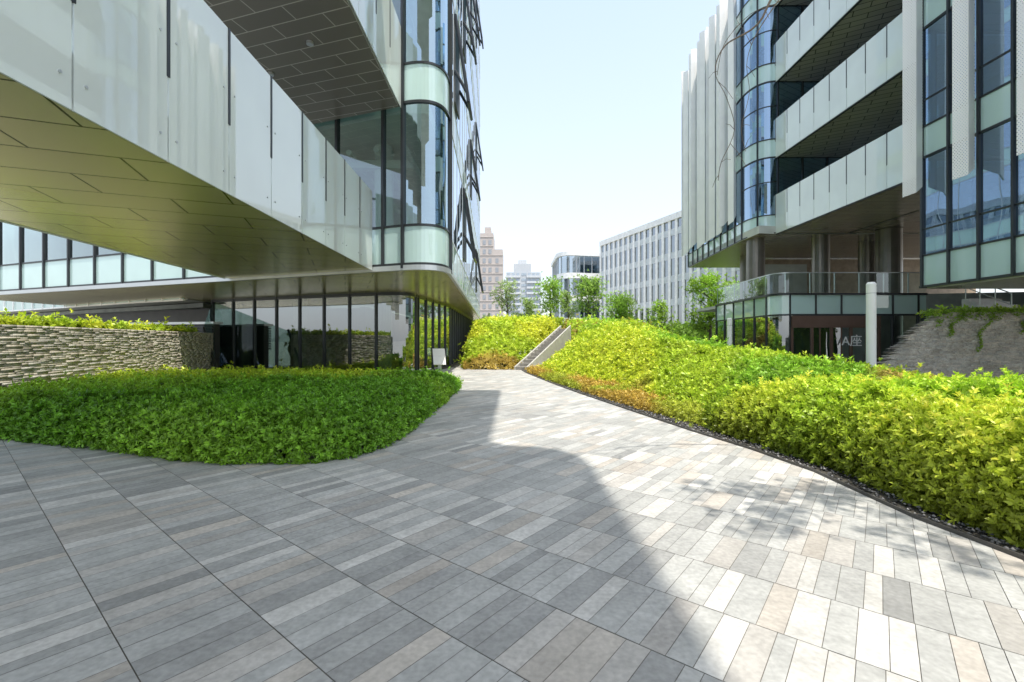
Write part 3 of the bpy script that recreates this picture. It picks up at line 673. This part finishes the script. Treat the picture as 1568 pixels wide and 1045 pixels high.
# ------------------------------------------------------------------ street furniture
def bollard(name,x,y,h,r):
    m=MB(); m.cyl(x,y,r*1.5,r*1.5,0,.04,1,20); m.cyl(x,y,r,r,.04,h-.35,0,24); m.cyl(x,y,r*.92,r*.92,h-.35,h-.33,1,24); m.cyl(x,y,r,r,h-.33,h-.06,0,24); m.cyl(x,y,r,r*.7,h-.06,h,0,24)
    m.build(name,[M_white,M_silver])
bollard('light_column',11.0,14.0,3.2,.13); bollard('light_column.001',9.9,20.8,2.45,.11)
sg=empty('information_sign'); m=MB()
m.add([(-2.85,16.6,.55),(-2.4,16.6,.55),(-2.5,16.95,1.12),(-2.95,16.95,1.12),(-2.85,16.63,.53),(-2.4,16.63,.53),(-2.5,16.98,1.10),(-2.95,16.98,1.10)],[(0,1,2,3),(7,6,5,4),(0,4,5,1),(1,5,6,2),(2,6,7,3),(3,7,4,0)],0); m.build('panel',[M_white],sg)
m=MB(); m.box(-2.72,-2.6,16.78,16.84,0,.85,0); m.box(-2.86,-2.46,16.68,16.94,0,.05,0); m.build('post',[M_silver],sg)

# ------------------------------------------------------------------ background buildings
CB=empty('striped_office_block'); m=MB(); a=(15.3,78.8); b=(27,47.8)
m.prism([a,b,(45,54),(35,86)],0,18.0,0)
pts=[a,b]
for i in range(6): m.band(pts,.0,.06,i*3.15-.1,i*3.15+.8,1)
m.band(pts,-.3,.3,17.7,18.5,2)
for p,t in along(pts,1.35,.1):
    m.obox((p[0]-t[0]*.24,p[1]-t[1]*.24),(p[0]+t[0]*.24,p[1]+t[1]*.24),0,.14,2.6,18.0,2)
m.build('facade',[glass('block_glass',(.12,.18,.22),.3,2,.4),pmat('block_spandrel',(.6,.64,.66),.6),pmat('block_fins',(.86,.86,.84),.6)],CB)
m=MB(); m.prism([(16,78),(27.4,48.5),(44,55),(34,85)],0,17.9,0); m.build('core',[M_inter],CB)
RG=empty('rounded_glass_building'); m=MB()
path=[(8.6,96),(8.6,86)]+bez((8.6,86),(8.6,83),(11.0,83),8)[1:]+[(18,84.5)]
for i in range(4):
    z=.5+i*4.1; m.wall(path,z+1,z+4.1,0); m.band(path,-.05,.25,z,z+1.0,1)
    for p,t in along(path,1.5,.1): m.obox((p[0]-t[0]*.06,p[1]-t[1]*.06),(p[0]+t[0]*.06,p[1]+t[1]*.06),-.1,.15,z+1,z+4.1,2)
m.band(path,-.3,.4,16.9,17.6,1); m.prism([(9,95),(9,86),(11,83.6),(17.5,85),(17.5,95)],0,17,3)
m.build('facade',[M_glassside,pmat('pale_band',(.8,.82,.82),.6),M_silver,M_inter],RG)
BT=empty('brown_apartment_tower'); m=MB(); hb=(.44,.40,.38)
for (x0,x1,h) in((-16,-6.1,36.8),(-6.1,-3.0,31.5)):
    m.box(x0,x1,150,162,0,h,0)
    for fz in range(1,int(h/3)):
        for xx in np.arange(x0+.7,x1-1.0,1.9): m.box(xx,xx+1.0,149.9,150.0,fz*3,fz*3+1.5,1); 
        m.box(x0,x1,149.8,150,fz*3+2.5,fz*3+2.65,2)
m.box(-9,-7,151,158,36.8,39,0); m.build('body',[pmat('hazed_brown_render',hb,.9,0,.06,.2),pmat('tower_window',(.28,.30,.33),.3),pmat('tower_band',(.53,.49,.47),.8)],BT)  # tower colours paled to stand in for distant haze
GT=empty('grey_apartment_tower'); m=MB()
m.box(-3.2,15.7,250,264,0,39,0); m.box(1,10.5,251,262,39,43.8,0); m.box(3.5,8,252,260,43.8,46,2)
for fz in range(1,13):
    m.box(-3.6,4.6,248.8,250,fz*3,fz*3+1.1,2); m.box(8,16.1,248.8,250,fz*3,fz*3+1.1,2)
    for xx in(-2.5,0.2,2.6,5.2,6.6,8.8,11.2,13.5): m.box(xx,xx+1.3,249.85,250.0,fz*3+1.2,fz*3+2.6,1)
m.build('body',[pmat('hazed_grey_render',(.42,.45,.48),.9,0,.04,.2),pmat('hazed_window',(.32,.38,.44),.4),pmat('hazed_balcony',(.48,.51,.54),.8)],GT)  # pale bluish tones: air haze painted into the base colours

# ------------------------------------------------------------------ trees
M_bark=pmat('bark',(.10,.08,.06),.9,0,.3,6)
M_tleaf=attrmat('tree_leaf',.5,.4,0,.3)
def tree(name,x,y,z,h,r,nl=1500,ls=.16,col=(.13,.22,.04),th=.35):
    e=empty(name); m=MB(); tips=[]
    top=Vector((x+random.uniform(-.2,.2),y,z+h*.8)); base=Vector((x,y,z))
    prev=base; n=6
    for i in range(1,n+1):
        q=base.lerp(top,i/n)+Vector((random.uniform(-.06,.06),random.uniform(-.06,.06),0))*h*.1
        m.tube(prev,q,.022*h*(1-(i-1)/n)+.015,.022*h*(1-i/n)+.012); prev=q
        if i/n>th*.9:
            for j in range(4):
                a=random.random()*6.28; l=r*random.uniform(.6,1.05)*(1.1-.5*abs(i/n-.55)*1.6)
                t=q+Vector((math.cos(a)*l,math.sin(a)*l,l*random.uniform(.35,.8)))
                md=q.lerp(t,.5)+Vector((0,0,l*.1)); m.tube(q,md,.007*h,.005*h,0,5); m.tube(md,t,.005*h,.002*h,0,5); tips+= [t,md]
                for _ in range(2):
                    t2=md+Vector((random.uniform(-1,1),random.uniform(-1,1),random.uniform(0,.9)))*l*.45; m.tube(md,t2,.003*h,.0015*h,0,4); tips.append(t2)
    tips.append(top+Vector((0,0,.1*h)))
    m.build('trunk_and_limbs',[M_bark],e)
    T=np.array([tuple(t) for t in tips]); k=rng.integers(0,len(T),nl//4); bright=rng.uniform(.65,1.35,len(T))
    P=T[k]+rng.normal(0,r*.17,(len(k),3)); A=rng.normal(0,1,(len(k),3))+[0,0,.6]
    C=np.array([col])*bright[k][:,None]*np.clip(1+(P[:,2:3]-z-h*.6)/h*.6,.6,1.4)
    V,F,Cc=rosettes(P,A,4,np.full(len(k),ls),C,wr=.6,spread=(.4,1.8)); npmesh('crown',V,F,[M_tleaf],Cc,parent=e)
tree('young_tree',-.45,48,3.0,4.8,1.5,2000,.2,(.34,.44,.2))
tree('young_tree',3.7,44,3.0,4.2,1.6,3200,.18,(.28,.46,.07))
tree('young_tree',1.6,49,3.0,3.0,1.0,1400,.18,(.30,.42,.14))
tree('young_tree',8.0,48,2.9,5.2,1.8,3600,.2,(.28,.44,.08))
tree('young_tree',6.2,50,2.9,4.0,1.2,1500,.2,(.32,.44,.14))
tree('young_tree',9.9,43,2.3,3.2,1.5,3000,.16,(.28,.46,.06))
tree('young_tree',11.6,47,2.2,3.8,1.4,2400,.18,(.26,.38,.1))
tree('broadleaf_tree',19.5,45,0,8.3,2.2,5500,.24,(.28,.46,.05))
tree('broadleaf_tree',23.5,47,0,7.5,2.4,5500,.24,(.28,.46,.05))
tree('broadleaf_tree',16.3,50,0,6,1.6,2500,.22,(.28,.44,.06))
V_=rng.uniform([8,50,0],[24,58,3.0],(2600,3)); V_[:,2]+= (vnoise(V_[:,0],V_[:,1],.6)-.3)*1.8
V,F,C=rosettes(V_,rng.normal(0,1,(2600,3))+[0,0,1],5,np.full(2600,.4),np.tile([.24,.4,.06],(2600,1))*rng.uniform(.6,1.3,(2600,1)),wr=.6)
npmesh('distant_shrubs',V,F,[M_tleaf],C)
V_=rng.uniform([-40,95,0],[60,110,8.5],(6000,3)); V_[:,2]*= .5+vnoise(V_[:,0],V_[:,1],.12)*.9
V,F,C=rosettes(V_,rng.normal(0,1,(6000,3))+[0,0,1],5,np.full(6000,1.0),np.tile([.28,.36,.16],(6000,1))*rng.uniform(.6,1.3,(6000,1)),wr=.6)
npmesh('distant_treeline',V,F,[M_tleaf],C)

ov=empty('overhanging_tree'); m=MB(); tips=[]
def limb(p,d,l,r,depth,droop):
    n=7; P=Vector(p); D=Vector(d).normalized()
    for i in range(n):
        D=(D+Vector((random.uniform(-.14,.14),random.uniform(-.14,.14),random.uniform(-.1,.1)-droop))).normalized()
        Q=P+D*(l/n); r1=max(.0022,r*(1-.8*(i+1)/n)); r0=max(.0022,r*(1-.8*i/n)); m.tube(P,Q,r0,r1,0,6 if r>.01 else 4); P=Q
        if depth>0 and i>0 and random.random()<.75:
            limb(P,D+Vector((random.uniform(-.8,.8),random.uniform(-.8,.8),random.uniform(-.5,.4))),l*random.uniform(.35,.55),r1*.6,depth-1,droop+.03)
    tips.append(P)
m.tube((6.8,4.3,0),(6.7,4.1,3.0),.13,.11,0,12); m.tube((6.7,4.1,3.0),(6.5,3.8,5.2),.11,.08,0,12); m.tube((6.5,3.8,5.2),(6.3,3.3,6.6),.08,.05,0,10)
for q,d,l in(((6.3,3.3,6.6),(-.8,-.6,.3),2.6),((6.5,3.8,5.6),(-.7,-.9,.5),2.8),((6.3,3.3,6.6),(-.3,-.9,.4),2.2)): limb(q,d,l,.035,2,.0)
T=np.array([tuple(t) for t in tips])
def chain(P,r0,r1,shoots=0):
    n=len(P); Q=[]
    for i in range(n-1):
        p0,p1,p2,p3=[Vector(P[max(0,min(n-1,j))]) for j in(i-1,i,i+1,i+2)]
        for kk in range(5):
            t=kk/5; Q.append(.5*((2*p1)+(-p0+p2)*t+(2*p0-5*p1+4*p2-p3)*t*t+(-p0+3*p1-3*p2+p3)*t**3))
    Q.append(Vector(P[-1])); N_=len(Q)
    rr=lambda i:max(r1,r0*(1-i/N_)**2.2)
    for i in range(N_-1):
        m.tube(Q[i],Q[i+1],rr(i),rr(i+1),0,5)
        if shoots and i>6 and random.random()<shoots:
            d=Vector((random.uniform(-1,1),random.uniform(-1,1),random.uniform(-.9,.6))).normalized()*random.uniform(.08,.3)
            e_=Q[i]+d*.5+Vector((0,0,.02)); m.tube(Q[i],e_,.0028,.0022,0,4); m.tube(e_,Q[i]+d,.0022,.0016,0,4)
chain([(6.5,3.8,5.2),(5.4,4.1,6.0),(4.0,4.4,5.9),(2.75,4.5,5.0),(2.42,4.5,4.52),(2.10,4.5,4.31),(2.0,4.5,4.05),(2.11,4.5,3.8),(2.19,4.5,3.48),(2.06,4.5,3.16),(2.03,4.5,2.98)],.03,.0032,.3)
chain([(4.0,4.4,5.9),(3.1,4.7,5.3),(2.6,4.7,4.7),(2.42,4.7,4.3),(2.44,4.7,3.95),(2.36,4.7,3.6),(2.40,4.7,3.35)],.012,.0028,.3)
chain([(4.0,4.4,5.9),(3.0,4.3,5.1),(2.55,4.3,4.62),(2.25,4.3,4.48),(2.0,4.3,4.2),(1.93,4.3,3.9)],.010,.0028,.3)
m.build('trunk_and_limbs',[M_bark],ov)
k=rng.integers(0,len(T),480); P=T[k]+rng.normal(0,.12,(len(k),3))
V,F,C=rosettes(P,rng.normal(0,1,(len(k),3)),5,np.full(len(k),.11),np.tile([.10,.18,.03],(len(k),1)),wr=.5,spread=(.4,1.7)); npmesh('leaves',V,F,[M_tleaf],C,parent=ov)
